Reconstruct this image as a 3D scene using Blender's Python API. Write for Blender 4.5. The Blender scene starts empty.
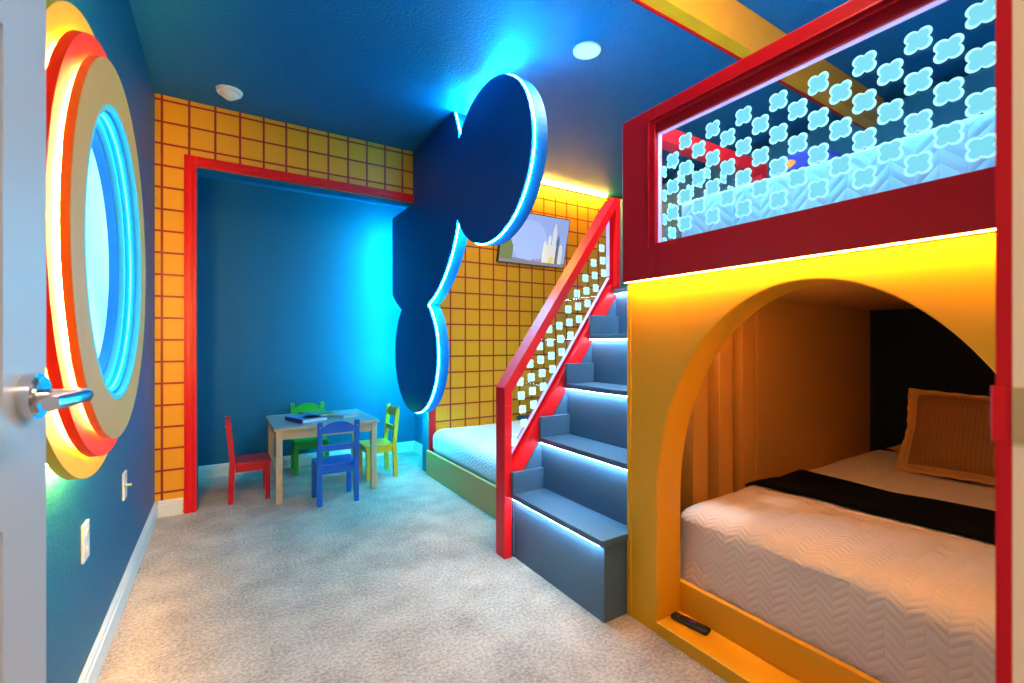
import bpy, bmesh, math, random
from mathutils import Vector, Matrix, noise
random.seed(7)
sc = bpy.context.scene
COL = sc.collection
PI = math.pi

# ------------------------------------------------------------------ camera
F_PX = 460.3
YAW = math.atan(289 / F_PX)
cam_d = bpy.data.cameras.new('camera')
cam = bpy.data.objects.new('camera', cam_d)
COL.objects.link(cam)
cam.location = (0, 0, 1.137)
cam.rotation_euler = (PI / 2, 0, -YAW)
cam_d.sensor_width = 36
cam_d.lens = 36 * F_PX / 1024
cam_d.clip_start = 0.02
cam_d.dof.use_dof = True
cam_d.dof.focus_distance = 2.4
cam_d.dof.aperture_fstop = 5.0
sc.camera = cam

# ------------------------------------------------------------------ world, colour, lamps
w = bpy.data.worlds.new('world')
sc.world = w
w.use_nodes = True
w.node_tree.nodes['Background'].inputs[0].default_value = (0.9, 0.93, 1.0, 1)
w.node_tree.nodes['Background'].inputs[1].default_value = 0.15
sc.view_settings.view_transform = 'Standard'
sc.view_settings.look = 'None'
sc.view_settings.gamma = 1.0
sc.view_settings.use_curve_mapping = False
sc.view_settings.exposure = 0.0


def area(name, loc, size, power, color, rot=(0, 0, 0), size_y=None, shape=None):
    l = bpy.data.lights.new(name, 'AREA')
    l.energy = power
    l.color = color
    l.size = size
    if shape:
        l.shape = shape
    if size_y:
        l.shape = 'RECTANGLE'
        l.size_y = size_y
    o = bpy.data.objects.new(name, l)
    COL.objects.link(o)
    o.location = loc
    o.rotation_euler = rot
    return o


# wafer lamp at the disc built below, added out-of-view entry fill, hallway lamp
LAMP_HALL = area('hall_lamp', (0.25, -0.75, 2.66), 0.9, 68, (1.0, 0.78, 0.58), (math.radians(20), 0, 0))
_l = bpy.data.lights.new('entry_fill_lamp', 'POINT'); _l.energy = 46; _l.color = (1.0, 0.74, 0.48); _l.shadow_soft_size = 0.08
LAMP_ENTRY_FILL = bpy.data.objects.new('entry_fill_lamp', _l); COL.objects.link(LAMP_ENTRY_FILL); LAMP_ENTRY_FILL.location = (1.25, 0.62, 2.55)
LAMP_ROOM2 = area('middle_lamp', (1.695, 1.924, 2.70), 0.13, 24, (1.0, 0.90, 0.82), shape='DISK')

# ------------------------------------------------------------------ materials
MATS = {}


def nt(m):
    m.use_nodes = True
    return m.node_tree, m.node_tree.nodes, m.node_tree.links


def paint(name, col, rough=0.5, bump=0.0, bscale=120, var=0.0, vscale=3, spec=0.5, metal=0.0, coat=0.0):
    if name in MATS:
        return MATS[name]
    m = bpy.data.materials.new(name)
    t, n, l = nt(m)
    b = n['Principled BSDF']
    b.inputs['Base Color'].default_value = (*col, 1)
    b.inputs['Roughness'].default_value = rough
    b.inputs['Specular IOR Level'].default_value = spec
    b.inputs['Metallic'].default_value = metal
    b.inputs['Coat Weight'].default_value = coat
    tc = n.new('ShaderNodeTexCoord')
    if bump > 0:
        ns = n.new('ShaderNodeTexNoise')
        ns.inputs['Scale'].default_value = bscale
        ns.inputs['Detail'].default_value = 3
        l.new(tc.outputs['Object'], ns.inputs['Vector'])
        bp = n.new('ShaderNodeBump')
        bp.inputs['Strength'].default_value = bump
        bp.inputs['Distance'].default_value = 0.01
        l.new(ns.outputs['Fac'], bp.inputs['Height'])
        l.new(bp.outputs['Normal'], b.inputs['Normal'])
    if var > 0:
        n2 = n.new('ShaderNodeTexNoise')
        n2.inputs['Scale'].default_value = vscale
        n2.inputs['Detail'].default_value = 5
        l.new(tc.outputs['Object'], n2.inputs['Vector'])
        mr = n.new('ShaderNodeMapRange')
        mr.inputs['From Min'].default_value = 0.3
        mr.inputs['From Max'].default_value = 0.7
        mr.inputs['To Min'].default_value = 1 - var
        mr.inputs['To Max'].default_value = 1 + var
        l.new(n2.outputs['Fac'], mr.inputs['Value'])
        vm = n.new('ShaderNodeVectorMath')
        vm.operation = 'SCALE'
        vm.inputs[0].default_value = col
        l.new(mr.outputs['Result'], vm.inputs['Scale'])
        l.new(vm.outputs['Vector'], b.inputs['Base Color'])
    MATS[name] = m
    return m


def emit(name, col, strength):
    if name in MATS:
        return MATS[name]
    m = bpy.data.materials.new(name)
    t, n, l = nt(m)
    b = n['Principled BSDF']
    b.inputs['Base Color'].default_value = (*[min(1, c) for c in col], 1)
    b.inputs['Emission Color'].default_value = (*col, 1)
    b.inputs['Emission Strength'].default_value = strength
    MATS[name] = m
    return m


def grid_mat():
    m = bpy.data.materials.new('yellow_tile_grid')
    t, n, l = nt(m)
    b = n['Principled BSDF']
    b.inputs['Roughness'].default_value = 0.45
    tc = n.new('ShaderNodeTexCoord')
    sp = n.new('ShaderNodeSeparateXYZ')
    l.new(tc.outputs['Object'], sp.inputs[0])

    def line(out, period, start, width):
        a = n.new('ShaderNodeMath'); a.operation = 'SUBTRACT'; l.new(out, a.inputs[0]); a.inputs[1].default_value = start - period / 2
        d = n.new('ShaderNodeMath'); d.operation = 'DIVIDE'; l.new(a.outputs[0], d.inputs[0]); d.inputs[1].default_value = period
        fr = n.new('ShaderNodeMath'); fr.operation = 'FRACT'; l.new(d.outputs[0], fr.inputs[0])
        s = n.new('ShaderNodeMath'); s.operation = 'SUBTRACT'; l.new(fr.outputs[0], s.inputs[0]); s.inputs[1].default_value = 0.5
        ab = n.new('ShaderNodeMath'); ab.operation = 'ABSOLUTE'; l.new(s.outputs[0], ab.inputs[0])
        lt = n.new('ShaderNodeMath'); lt.operation = 'LESS_THAN'; l.new(ab.outputs[0], lt.inputs[0]); lt.inputs[1].default_value = width / 2 / period
        return lt
    lx = line(sp.outputs['X'], 0.1458, -0.336, 0.0135)
    lz = line(sp.outputs['Z'], 0.1418, 0.155, 0.0125)
    mx = n.new('ShaderNodeMath'); mx.operation = 'MAXIMUM'
    l.new(lx.outputs[0], mx.inputs[0]); l.new(lz.outputs[0], mx.inputs[1])
    mix = n.new('ShaderNodeMix'); mix.data_type = 'RGBA'
    mix.inputs['A'].default_value = (1.0, 0.40, 0.008, 1)
    mix.inputs['B'].default_value = (0.42, 0.010, 0.010, 1)
    l.new(mx.outputs[0], mix.inputs['Factor'])
    l.new(mix.outputs['Result'], b.inputs['Base Color'])
    return m


def carpet_mat():
    m = bpy.data.materials.new('carpet_pile')
    t, n, l = nt(m)
    b = n['Principled BSDF']
    b.inputs['Roughness'].default_value = 0.95
    b.inputs['Specular IOR Level'].default_value = 0.1
    b.inputs['Sheen Weight'].default_value = 0.3
    tc = n.new('ShaderNodeTexCoord')
    n1 = n.new('ShaderNodeTexNoise'); n1.inputs['Scale'].default_value = 75; n1.inputs['Detail'].default_value = 6; n1.inputs['Roughness'].default_value = .75
    n2 = n.new('ShaderNodeTexNoise'); n2.inputs['Scale'].default_value = 5; n2.inputs['Detail'].default_value = 6
    l.new(tc.outputs['Object'], n1.inputs['Vector']); l.new(tc.outputs['Object'], n2.inputs['Vector'])
    ad = n.new('ShaderNodeMath'); ad.operation = 'MULTIPLY_ADD'
    l.new(n2.outputs['Fac'], ad.inputs[0]); ad.inputs[1].default_value = 0.45
    l.new(n1.outputs['Fac'], ad.inputs[2])
    cr = n.new('ShaderNodeValToRGB')
    cr.color_ramp.elements[0].position = 0.48; cr.color_ramp.elements[0].color = (0.16, 0.11, 0.085, 1)
    cr.color_ramp.elements[1].position = 0.95; cr.color_ramp.elements[1].color = (0.86, 0.67, 0.54, 1)
    l.new(ad.outputs[0], cr.inputs['Fac'])
    l.new(cr.outputs['Color'], b.inputs['Base Color'])
    bp = n.new('ShaderNodeBump'); bp.inputs['Strength'].default_value = 0.9; bp.inputs['Distance'].default_value = 0.012
    l.new(n1.outputs['Fac'], bp.inputs['Height']); l.new(bp.outputs['Normal'], b.inputs['Normal'])
    return m


def quilt_mat(name, col, ax_u, ax_v, su, sv, amp=1.0, strength=0.6, top=None):
    """zigzag stitched quilt: v + triangle(u) stripes as bump and faint seams."""
    m = bpy.data.materials.new(name)
    t, n, l = nt(m)
    b = n['Principled BSDF']
    b.inputs['Base Color'].default_value = (*col, 1)
    b.inputs['Roughness'].default_value = 0.8
    b.inputs['Sheen Weight'].default_value = 0.2
    tc = n.new('ShaderNodeTexCoord')
    sp = n.new('ShaderNodeSeparateXYZ'); l.new(tc.outputs['Object'], sp.inputs[0])

    def mth(op, a, bb=None, c=None):
        k = n.new('ShaderNodeMath'); k.operation = op
        for i, v in enumerate((a, bb, c)):
            if v is None: continue
            if hasattr(v, 'outputs'): l.new(v.outputs[0], k.inputs[i])
            elif isinstance(v, (int, float)): k.inputs[i].default_value = v
            else: l.new(v, k.inputs[i])
        return k

    def axis(a):
        if len(a) == 1: return sp.outputs[a]
        return mth('ADD', sp.outputs[a[0]], sp.outputs[a[1]])
    u = mth('MULTIPLY', axis(ax_u), su) if len(ax_u) == 1 else mth('MULTIPLY', axis(ax_u), su)
    v = mth('MULTIPLY', axis(ax_v), sv)
    tri = mth('PINGPONG', u, 1.0)
    s = mth('MULTIPLY_ADD', tri, amp, v)
    p = mth('PINGPONG', s, 0.5)
    seam = mth('POWER', mth('MULTIPLY', p, 2.0), 0.45)
    seam2 = mth('POWER', mth('SUBTRACT', 1.0, mth('ABSOLUTE', mth('SUBTRACT', mth('MULTIPLY', mth('PINGPONG', u, 1.0), 2.0), 1.0))), 0.3)
    h = mth('MULTIPLY', seam, seam2)
    nz = n.new('ShaderNodeTexNoise'); nz.inputs['Scale'].default_value = 160
    l.new(tc.outputs['Object'], nz.inputs['Vector'])
    hh = mth('MULTIPLY_ADD', nz, 0.15, h)
    bp = n.new('ShaderNodeBump'); bp.inputs['Strength'].default_value = strength; bp.inputs['Distance'].default_value = 0.006
    l.new(hh.outputs[0], bp.inputs['Height']); l.new(bp.outputs['Normal'], b.inputs['Normal'])
    return m


def knit_mat(name, col):
    m = bpy.data.materials.new(name)
    t, n, l = nt(m)
    b = n['Principled BSDF']
    b.inputs['Base Color'].default_value = (*col, 1)
    b.inputs['Roughness'].default_value = 0.9
    tc = n.new('ShaderNodeTexCoord')
    mp = n.new('ShaderNodeMapping'); mp.inputs['Scale'].default_value = (38, 60, 1)
    l.new(tc.outputs['UV'], mp.inputs['Vector'])
    br = n.new('ShaderNodeTexVoronoi'); br.inputs['Scale'].default_value = 1.0; br.inputs['Randomness'].default_value = 0.12
    l.new(mp.outputs['Vector'], br.inputs['Vector'])
    bp = n.new('ShaderNodeBump'); bp.invert = True; bp.inputs['Strength'].default_value = 1.0; bp.inputs['Distance'].default_value = 0.008
    l.new(br.outputs['Distance'], bp.inputs['Height']); l.new(bp.outputs['Normal'], b.inputs['Normal'])
    mix = n.new('ShaderNodeMix'); mix.data_type = 'RGBA'
    mix.inputs['A'].default_value = (*col, 1); mix.inputs['B'].default_value = (*[c * 0.45 for c in col], 1)
    l.new(br.outputs['Distance'], mix.inputs['Factor']); l.new(mix.outputs['Result'], b.inputs['Base Color'])
    return m


def glass_mat(name, tint=(0.97, 0.99, 1.0), gloss=0.06):
    m = bpy.data.materials.new(name)
    t, n, l = nt(m)
    n.remove(n['Principled BSDF'])
    out = n['Material Output']
    tr = n.new('ShaderNodeBsdfTransparent'); tr.inputs[0].default_value = (*tint, 1)
    gl = n.new('ShaderNodeBsdfGlossy'); gl.inputs['Roughness'].default_value = 0.03
    mx = n.new('ShaderNodeMixShader')
    lw = n.new('ShaderNodeLayerWeight'); lw.inputs['Blend'].default_value = 0.5
    pw = n.new('ShaderNodeMath'); pw.operation = 'POWER'; l.new(lw.outputs['Facing'], pw.inputs[0]); pw.inputs[1].default_value = 4
    fr = n.new('ShaderNodeMath'); fr.operation = 'MULTIPLY_ADD'; l.new(pw.outputs[0], fr.inputs[0]); fr.inputs[1].default_value = 0.30; fr.inputs[2].default_value = 0.025
    l.new(fr.outputs[0], mx.inputs[0]); l.new(tr.outputs[0], mx.inputs[1]); l.new(gl.outputs[0], mx.inputs[2])
    l.new(mx.outputs[0], out.inputs['Surface'])
    return m


M_BLUEWALL = paint('blue_wall_paint', (0.003, 0.125, 0.225), 0.5, 0.35, 90, spec=.25)
M_BLUECEIL = paint('blue_ceiling_paint', (0.003, 0.135, 0.32), 0.6, 0.55, 70, spec=.2)
M_PANEL = paint('blue_panel_paint', (0.002, 0.080, 0.31), 0.5, 0.05, 200, spec=.25)
M_WHITE = paint('white_trim_paint', (0.80, 0.78, 0.74), 0.35)
M_DOOR = paint('door_white', (0.40, 0.41, 0.44), 0.4)
M_CREAM = paint('cream_jamb', (0.90, 0.70, 0.48), 0.5)
M_RED = paint('red_gloss_paint', (0.55, 0.001, 0.008), 0.4, spec=.25)
M_REDRAIL = paint('red_rail_paint', (0.90, 0.008, 0.012), 0.35, spec=.3)
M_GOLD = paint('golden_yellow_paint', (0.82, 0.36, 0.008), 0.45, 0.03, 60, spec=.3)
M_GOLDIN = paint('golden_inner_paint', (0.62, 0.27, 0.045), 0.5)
M_STAIR = paint('slate_blue_paint', (0.050, 0.115, 0.195), 0.38, 0.05, 60)
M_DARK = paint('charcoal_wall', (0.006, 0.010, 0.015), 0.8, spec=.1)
M_GRID = grid_mat()
M_CARPET = carpet_mat()
M_GLASS = glass_mat('clear_acrylic')
M_CHROME = paint('chrome', (0.75, 0.75, 0.77), 0.15, metal=1.0)
M_BRASS = paint('satin_brass', (0.62, 0.45, 0.22), 0.35, metal=0.8)
M_BLACK = paint('black_plastic', (0.008, 0.008, 0.01), 0.35)
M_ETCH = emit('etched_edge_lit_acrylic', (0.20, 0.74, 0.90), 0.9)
def dim_base(m, c):
    m.node_tree.nodes['Principled BSDF'].inputs['Base Color'].default_value = (*c, 1)
    return m


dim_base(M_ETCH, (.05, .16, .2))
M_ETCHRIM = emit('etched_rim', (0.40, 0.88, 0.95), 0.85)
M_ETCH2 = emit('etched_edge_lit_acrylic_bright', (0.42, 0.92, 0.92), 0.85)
E_BLUE = emit('cyan_led', (0.01, 0.60, 1.0), 560.0)
E_COOL = emit('cool_white_led', (0.50, 0.80, 1.0), 120.0)
E_WARM = emit('amber_led', (1.0, 0.47, 0.04), 150.0)
E_WARMC = emit('warm_cove_led', (1.0, 0.46, 0.05), 700.0)
E_RING = emit('warm_ring_led', (1.0, 0.60, 0.14), 260.0)
E_LILAC = emit('lilac_led', (0.12, 0.60, 1.0), 420.0)
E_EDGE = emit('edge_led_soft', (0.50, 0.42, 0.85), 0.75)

# ------------------------------------------------------------------ mesh helpers


def wloc(p):
    v = Vector((0, 0, 0))
    while p is not None:
        v += p.location
        p = p.parent
    return v


def obj(name, bm, mat, parent=None, kind=None, smooth=False, mats=None):
    bmesh.ops.recalc_face_normals(bm, faces=bm.faces)
    if parent is not None:
        bmesh.ops.translate(bm, verts=bm.verts, vec=-wloc(parent))
    me = bpy.data.meshes.new(name)
    bm.to_mesh(me)
    bm.free()
    for mm in (mats or [mat]):
        me.materials.append(mm)
    if smooth:
        for p in me.polygons:
            p.use_smooth = True
        me.set_sharp_from_angle(angle=math.radians(40))
    o = bpy.data.objects.new(name, me)
    COL.objects.link(o)
    if parent is not None:
        o.parent = parent
    if kind:
        o['kind'] = kind
    return o


def tag(o, label, cat, group=None, kind=None):
    o['label'] = label
    o['category'] = cat
    if group: o['group'] = group
    if kind: o['kind'] = kind
    return o


def thing(name, loc, label, cat, group=None, rz=0):
    o = bpy.data.objects.new(name, None)
    COL.objects.link(o)
    o.location = loc
    o.rotation_euler = (0, 0, rz)
    o.empty_display_size = 0.1
    return tag(o, label, cat, group)


def NB():
    return bmesh.new()


def box(bm, x0, x1, y0, y1, z0, z1, bev=0.0, mi=0, seg=2):
    r = bmesh.ops.create_cube(bm, size=1)
    vs = r['verts']
    for v in vs:
        v.co = Vector((x0 + (v.co.x + .5) * (x1 - x0), y0 + (v.co.y + .5) * (y1 - y0), z0 + (v.co.z + .5) * (z1 - z0)))
    fs = set(f for v in vs for f in v.link_faces)
    for f in fs: f.material_index = mi
    if bev > 0:
        es = list(set(e for v in vs for e in v.link_edges))
        bmesh.ops.bevel(bm, geom=es, offset=bev, segments=seg, profile=0.5, affect='EDGES', material=mi)
    return bm


def B(x0, x1, y0, y1, z0, z1, bev=0.0):
    return box(NB(), x0, x1, y0, y1, z0, z1, bev)


def prism(bm, pts, axis, a, b, mi=0, bev=0.0):
    """extrude a 2-D polygon along an axis from a to b. axis x: pts=(y,z); y: pts=(x,z); z: pts=(x,y)"""
    def P(p, t):
        if axis == 'x': return Vector((t, p[0], p[1]))
        if axis == 'y': return Vector((p[0], t, p[1]))
        return Vector((p[0], p[1], t))
    v0 = [bm.verts.new(P(p, a)) for p in pts]
    v1 = [bm.verts.new(P(p, b)) for p in pts]
    n = len(pts)
    fs = [bm.faces.new(v0), bm.faces.new(list(reversed(v1)))]
    for i in range(n):
        fs.append(bm.faces.new((v0[i], v0[(i + 1) % n], v1[(i + 1) % n], v1[i])))
    for f in fs: f.material_index = mi
    if bev > 0:
        es = [e for f in fs[:2] for e in f.edges]
        bmesh.ops.bevel(bm, geom=list(set(es)), offset=bev, segments=2, profile=0.5, affect='EDGES')
    return bm


def ringprism(bm, outer, inner, axis, a, b, mi=0):
    """plate with a hole: outer and inner loops have the same number of points"""
    def P(p, t):
        if axis == 'x': return Vector((t, p[0], p[1]))
        if axis == 'y': return Vector((p[0], t, p[1]))
        return Vector((p[0], p[1], t))
    n = len(outer)
    L = [[bm.verts.new(P(p, t)) for p in loop] for loop in (outer, inner) for t in (a, b)]
    oa, ob, ia, ib = L
    for i in range(n):
        j = (i + 1) % n
        for q in ((oa[i], oa[j], ob[j], ob[i]), (ia[i], ib[i], ib[j], ia[j]), (oa[i], ia[i], ia[j], oa[j]), (ob[i], ob[j], ib[j], ib[i])):
            bm.faces.new(q).material_index = mi
    return bm


def circ(cy, cz, r, n=96, ph=0.0):
    return [(cy + r * math.cos(ph + 2 * PI * i / n), cz + r * math.sin(ph + 2 * PI * i / n)) for i in range(n)]


def cyl(bm, c, r, axis, length, n=32, r2=None, mi=0):
    r2 = r if r2 is None else r2
    k = bmesh.ops.create_cone(bm, cap_ends=True, segments=n, radius1=r, radius2=r2, depth=length)
    R = {'x': Matrix.Rotation(PI / 2, 4, 'Y'), 'y': Matrix.Rotation(-PI / 2, 4, 'X'), 'z': Matrix.Identity(4)}[axis]
    bmesh.ops.transform(bm, matrix=Matrix.Translation(c) @ R, verts=k['verts'])
    for v in k['verts']:
        for f in v.link_faces: f.material_index = mi
    return bm


def tube(bm, pts, r, n=8, closed=False):
    """round tube along a 3-D polyline"""
    P = [Vector(p) for p in pts]
    N = len(P)
    rings = []
    up = Vector((0.123, 0.05, 1)).normalized()
    for i, p in enumerate(P):
        if closed: d = (P[(i + 1) % N] - P[i - 1])
        else: d = P[min(i + 1, N - 1)] - P[max(i - 1, 0)]
        d.normalize()
        a = d.cross(up)
        if a.length < 1e-3: a = d.cross(Vector((1, 0, 0)))
        a.normalize(); b = d.cross(a)
        rings.append([bm.verts.new(p + r * (a * math.cos(2 * PI * k / n) + b * math.sin(2 * PI * k / n))) for k in range(n)])
    for i in range(N if closed else N - 1):
        A, C = rings[i], rings[(i + 1) % N]
        for k in range(n):
            bm.faces.new((A[k], A[(k + 1) % n], C[(k + 1) % n], C[k]))
    if not closed:
        bm.faces.new(rings[0]); bm.faces.new(list(reversed(rings[-1])))
    return bm


def obox(bm, p0, p1, wy, h, bev=0.0, y0=None):
    """bar in a plane of constant y: from p0 to p1 (x,z), height h across, spanning y0..y0+wy"""
    a = Vector((p0[0], p0[1])); b = Vector((p1[0], p1[1]))
    d = (b - a).normalized(); nn = Vector((-d.y, d.x)) * h / 2
    prism(bm, [tuple(a - nn), tuple(b - nn), tuple(b + nn), tuple(a + nn)], 'y', y0, y0 + wy, bev=bev)
    return bm


def rounded(bm, x0, x1, y0, y1, z0, z1, r, cuts=24, amp=0.0, seed=0, fs=4.0):
    k = bmesh.ops.create_cube(bm, size=1)
    bmesh.ops.subdivide_edges(bm, edges=bm.edges[:], cuts=cuts, use_grid_fill=True)
    c = Vector(((x0 + x1) / 2, (y0 + y1) / 2, (z0 + z1) / 2)); h = Vector(((x1 - x0) / 2, (y1 - y0) / 2, (z1 - z0) / 2))
    for v in bm.verts:
        # more vertices near the edges
        q = Vector([math.copysign(abs(2 * t) ** 0.6, t) if abs(t) > 1e-9 else 0 for t in v.co])
        p = Vector((q.x * h.x, q.y * h.y, q.z * h.z))
        inn = Vector([max(-h[i] + r, min(h[i] - r, p[i])) for i in range(3)])
        d = p - inn
        if d.length > 1e-9:
            m = max(abs(d.x), abs(d.y), abs(d.z))
            d = d.normalized() * min(r, r * m / r if m < r else r)
            if m >= r * 0.999 or True:
                d = (p - inn).normalized() * r if m > r * 0.999 else d
        co = c + inn + d
        if amp:
            nz = noise.noise(Vector((co.x * fs, co.y * fs, co.z * fs + seed)))
            nz2 = noise.noise(Vector((co.x * fs * 3, co.y * fs * 2.3, co.z * fs * 3 + seed + 5)))
            nrm = (inn + d) - Vector((0, 0, 0))
            dirn = Vector((0, 0, 1)) if co.z > z1 - r * 0.6 else ((d.normalized()) if d.length > 1e-6 else Vector((0, 0, 0)))
            co += dirn * (nz * amp + nz2 * amp * 0.35)
        v.co = co
    return bm


# ------------------------------------------------------------------ room shell
XL, XR = -0.373, 3.60
YB, YA, YF = 3.74, 4.60, 0.0925     # back wall, alcove back wall, front (door) wall face
H = 2.74
HEAD = 2.307                        # alcove header height
AL, AR = -0.15, 1.50                # alcove opening left and right

obj('floor', B(XL - .1, 3.75, -1.6, YA + .1, -0.1, 0), M_CARPET, kind='structure')
obj('ceiling', B(XL - .1, 3.9, -1.6, YB + .13, H, H + .1), M_BLUECEIL, kind='structure')
obj('wall_left', B(XL - .1, XL, YF, YB + .13, 0, H), M_BLUEWALL, kind='structure')
# back wall: three blocks of one mesh (left pier, header, right part), grid paint on the room side
bm = NB()
box(bm, XL, AL, YB, YB + .13, 0, H)
box(bm, AL, 1.36, YB, YB + .13, HEAD, H)
box(bm, 1.462, AR, YB, YB + .13, HEAD, H)
box(bm, AR, XR + .2, YB, YB + .13, 0, H)
obj('wall_back', bm, M_GRID, kind='structure')
# blue linings on the alcove side of that wall
bm = NB()
box(bm, AL, AL + .004, YB + .004, YB + .134, 0, HEAD)
box(bm, AR - .004, AR, YB + .004, YB + .134, 0, HEAD)
box(bm, AL, 1.36, YB + .004, YB + .134, HEAD - .004, HEAD)
obj('trim_2', bm, M_BLUEWALL, kind='structure')
obj('wall_alcove_back', B(-.6, 1.9, YA, YA + .1, 0, H), M_BLUEWALL, kind='structure')
obj('wall_alcove_right', B(1.69, 1.79, YB + .13, YA, 0, H), M_BLUEWALL, kind='structure')
obj('wall_alcove_left', B(-.45, -.35, YB + .13, YA, 0, H), M_BLUEWALL, kind='structure')
obj('ceiling_alcove', B(-.45, 1.79, YB + .13, YA + .1, 2.5, 2.6), M_BLUECEIL, kind='structure')
# right wall with its sloped top
bm = NB()
prism(bm, [(XR, 0), (XR, 2.655), (3.80, 2.74), (3.9, 2.74), (3.9, 0)], 'y', -.1, YB)
obj('wall_right', bm, M_BLUEWALL, kind='structure')
# door wall
DL, DR, DH = -0.285, 0.50, 2.06
bm = NB()
box(bm, XL - .1, DL - .02, -0.03, YF, 0, H)
box(bm, DR + .02, XR, -0.03, YF, 0, H)
box(bm, DL - .02, DR + .02, -0.03, YF, DH + .02, H)
obj('wall_front', bm, M_BLUEWALL, kind='structure')
bm = NB()
box(bm, DL - .02, DL, -0.04, YF, 0, DH)
box(bm, DR, DR + .02, -0.04, YF, 0, DH)
box(bm, DL - .02, DR + .02, -0.04, YF, DH, DH + .02)
obj('trim_3', bm, M_CREAM, kind='structure')
bm = NB()
box(bm, DR + .0, DR + .07, YF, YF + .009, 0, DH + .07)
box(bm, DL - .07, DL, YF, YF + .009, 0, DH + .07)
box(bm, DL, DR, YF, YF + .009, DH, DH + .07)
# painted-over lip of the strike plate
prism(bm, [(DR + .001, YF + .009), (DR - .001, YF + .0115), (DR - .002, YF + .0105), (DR - .001, YF + .006), (DR + .001, YF + .001)], 'z', 1.062, 1.103)
cs = obj('trim_4', bm, M_RED, kind='structure')
bm = NB(); box(bm, DR - .0012, DR, YF - .035, YF, 1.062, 1.103, .0004)
cyl(bm, Vector((DR - .0016, YF - .010, 1.097)), .003, 'x', .001, 12)
cyl(bm, Vector((DR - .0016, YF - .010, 1.068)), .003, 'x', .001, 12)
sp_ = obj('strike_plate', bm, M_BRASS)
tag(sp_, 'small satin brass strike plate let into the cream door jamb', 'strike plate')
# hallway
obj('wall_hallway', B(-1.3, 1.9, -1.7, -1.6, 0, H), paint('hall_paint', (.7, .64, .55), .6), kind='structure')
obj('wall_hallway_left', B(-1.4, -1.3, -1.7, -.03, 0, H), paint('hall_paint', (.7, .64, .55), .6), kind='structure')
obj('wall_hallway_right', B(1.9, 2.0, -1.7, -.03, 0, H), paint('hall_paint', (.7, .64, .55), .6), kind='structure')


def baseboard(name, along, a, b, face, side, h=0.105):
    """profiled white skirting; along='y' runs in y with wall face x=face, protruding by side"""
    t = .016 * side
    pr = [(face, 0), (face + t, 0), (face + t, h * .72), (face + t * .7, h * .78), (face + t * .7, h * .88), (face + t * .3, h), (face, h)]
    bm = NB()
    if along == 'y':
        prism(bm, pr, 'y', a, b)
    else:
        prism(bm, pr, 'x', a, b)
    return obj(name, bm, M_WHITE, kind='structure')


baseboard('baseboard_left', 'y', YF + .01, YB, XL, 1)
baseboard('baseboard_back', 'x', XL + .016, AL - .074, YB, -1)
baseboard('baseboard_alcove', 'x', -.35, 1.69, YA, -1)
baseboard('baseboard_alcove_right', 'y', YB + .13, YA - .016, 1.69, -1)

# red architrave around the alcove
bm = NB()
TW = .068


def architrave(bm, segs):
    for (x0, x1, z0, z1, vert) in segs:
        box(bm, x0, x1, YB - .016, YB, z0, z1, .002)
        if vert:
            box(bm, x0 + .010, x1 - .030, YB - .024, YB - .015, z0, z1, .004)
            box(bm, x1 - .022, x1 - .006, YB - .021, YB - .015, z0, z1, .003)
        else:
            box(bm, x0, x1, YB - .024, YB - .015, z0 + .030, z1 - .010, .004)
            box(bm, x0, x1, YB - .021, YB - .015, z0 + .006, z0 + .022, .003)


architrave(bm, [(AL - TW, AL, 0, HEAD + TW, True), (AL + .001, 1.36, HEAD, HEAD + TW, False), (AR, AR + .055, 0, HEAD + TW, True)])
obj('trim_1', bm, M_REDRAIL, kind='structure')

# orange ceiling beam with a red lower edge
bm = NB(); box(bm, XL, 3.70, 1.27, 1.335, 2.545, H, .002)
beam = obj('trim_5', bm, paint('orange_beam_paint', (1.0, .33, .002), .4), kind='structure')
obj('edge_strip', B(XL, 3.60, 1.330, 1.342, 2.538, 2.548), M_RED, beam)

# ------------------------------------------------------------------ door (opened into the room) with lever
hinge = Vector((DL + .012, YF + .012, 0)); dedge = Vector((-0.2035, 0.866, 0))
dv = (dedge - hinge); DW = dv.length; ang = math.atan2(dv.y, dv.x)
door = bpy.data.objects.new('door_1', None); COL.objects.link(door)
door.location = hinge; door.rotation_euler = (0, 0, ang); door['kind'] = 'structure'
# local: x along the leaf, y<0 is the face towards the room centre (+X world)
bm = NB()
T = .035
cols_ = [(.11, DW / 2 - .05), (DW / 2 + .05, DW - .11)]
rows_ = [(.22, .92), (1.06, 1.50), (1.62, 1.92)]
xs = sorted({0, DW, *[v for c in cols_ for v in c]}); zs = sorted({0.01, 2.04, *[v for r in rows_ for v in r]})
for i in range(len(xs) - 1):
    for j in range(len(zs) - 1):
        pan = any(abs(xs[i] - c[0]) < 1e-6 for c in cols_) and any(abs(zs[j] - r[0]) < 1e-6 for r in rows_)
        ins = .009 if pan else 0
        box(bm, xs[i], xs[i + 1], ins, T - ins, zs[j], zs[j + 1])
leaf = obj('leaf', bm, M_DOOR); leaf.parent = door
for c in cols_:
    for r in rows_:
        bm = NB()
        m_ = .035
        ringprism(bm, [(c[0], r[0]), (c[1], r[0]), (c[1], r[1]), (c[0], r[1])], [(c[0] + m_, r[0] + m_), (c[1] - m_, r[0] + m_), (c[1] - m_, r[1] - m_), (c[0] + m_, r[1] - m_)], 'y', .004, .010)
        box(bm, c[0] + .06, c[1] - .06, .002, .010, r[0] + .06, r[1] - .06, .004)
        p = obj('raised_panel', bm, M_DOOR); p.parent = door
hz = 1.068; hx = DW - .055
bm = NB(); cyl(bm, Vector((hx, -.006, hz)), .029, 'y', .012, 40); cyl(bm, Vector((hx, -.014, hz)), .024, 'y', .006, 40, r2=.020)
rose = obj('rose', bm, M_CHROME, smooth=True); rose.parent = door
bm = NB()
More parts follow.
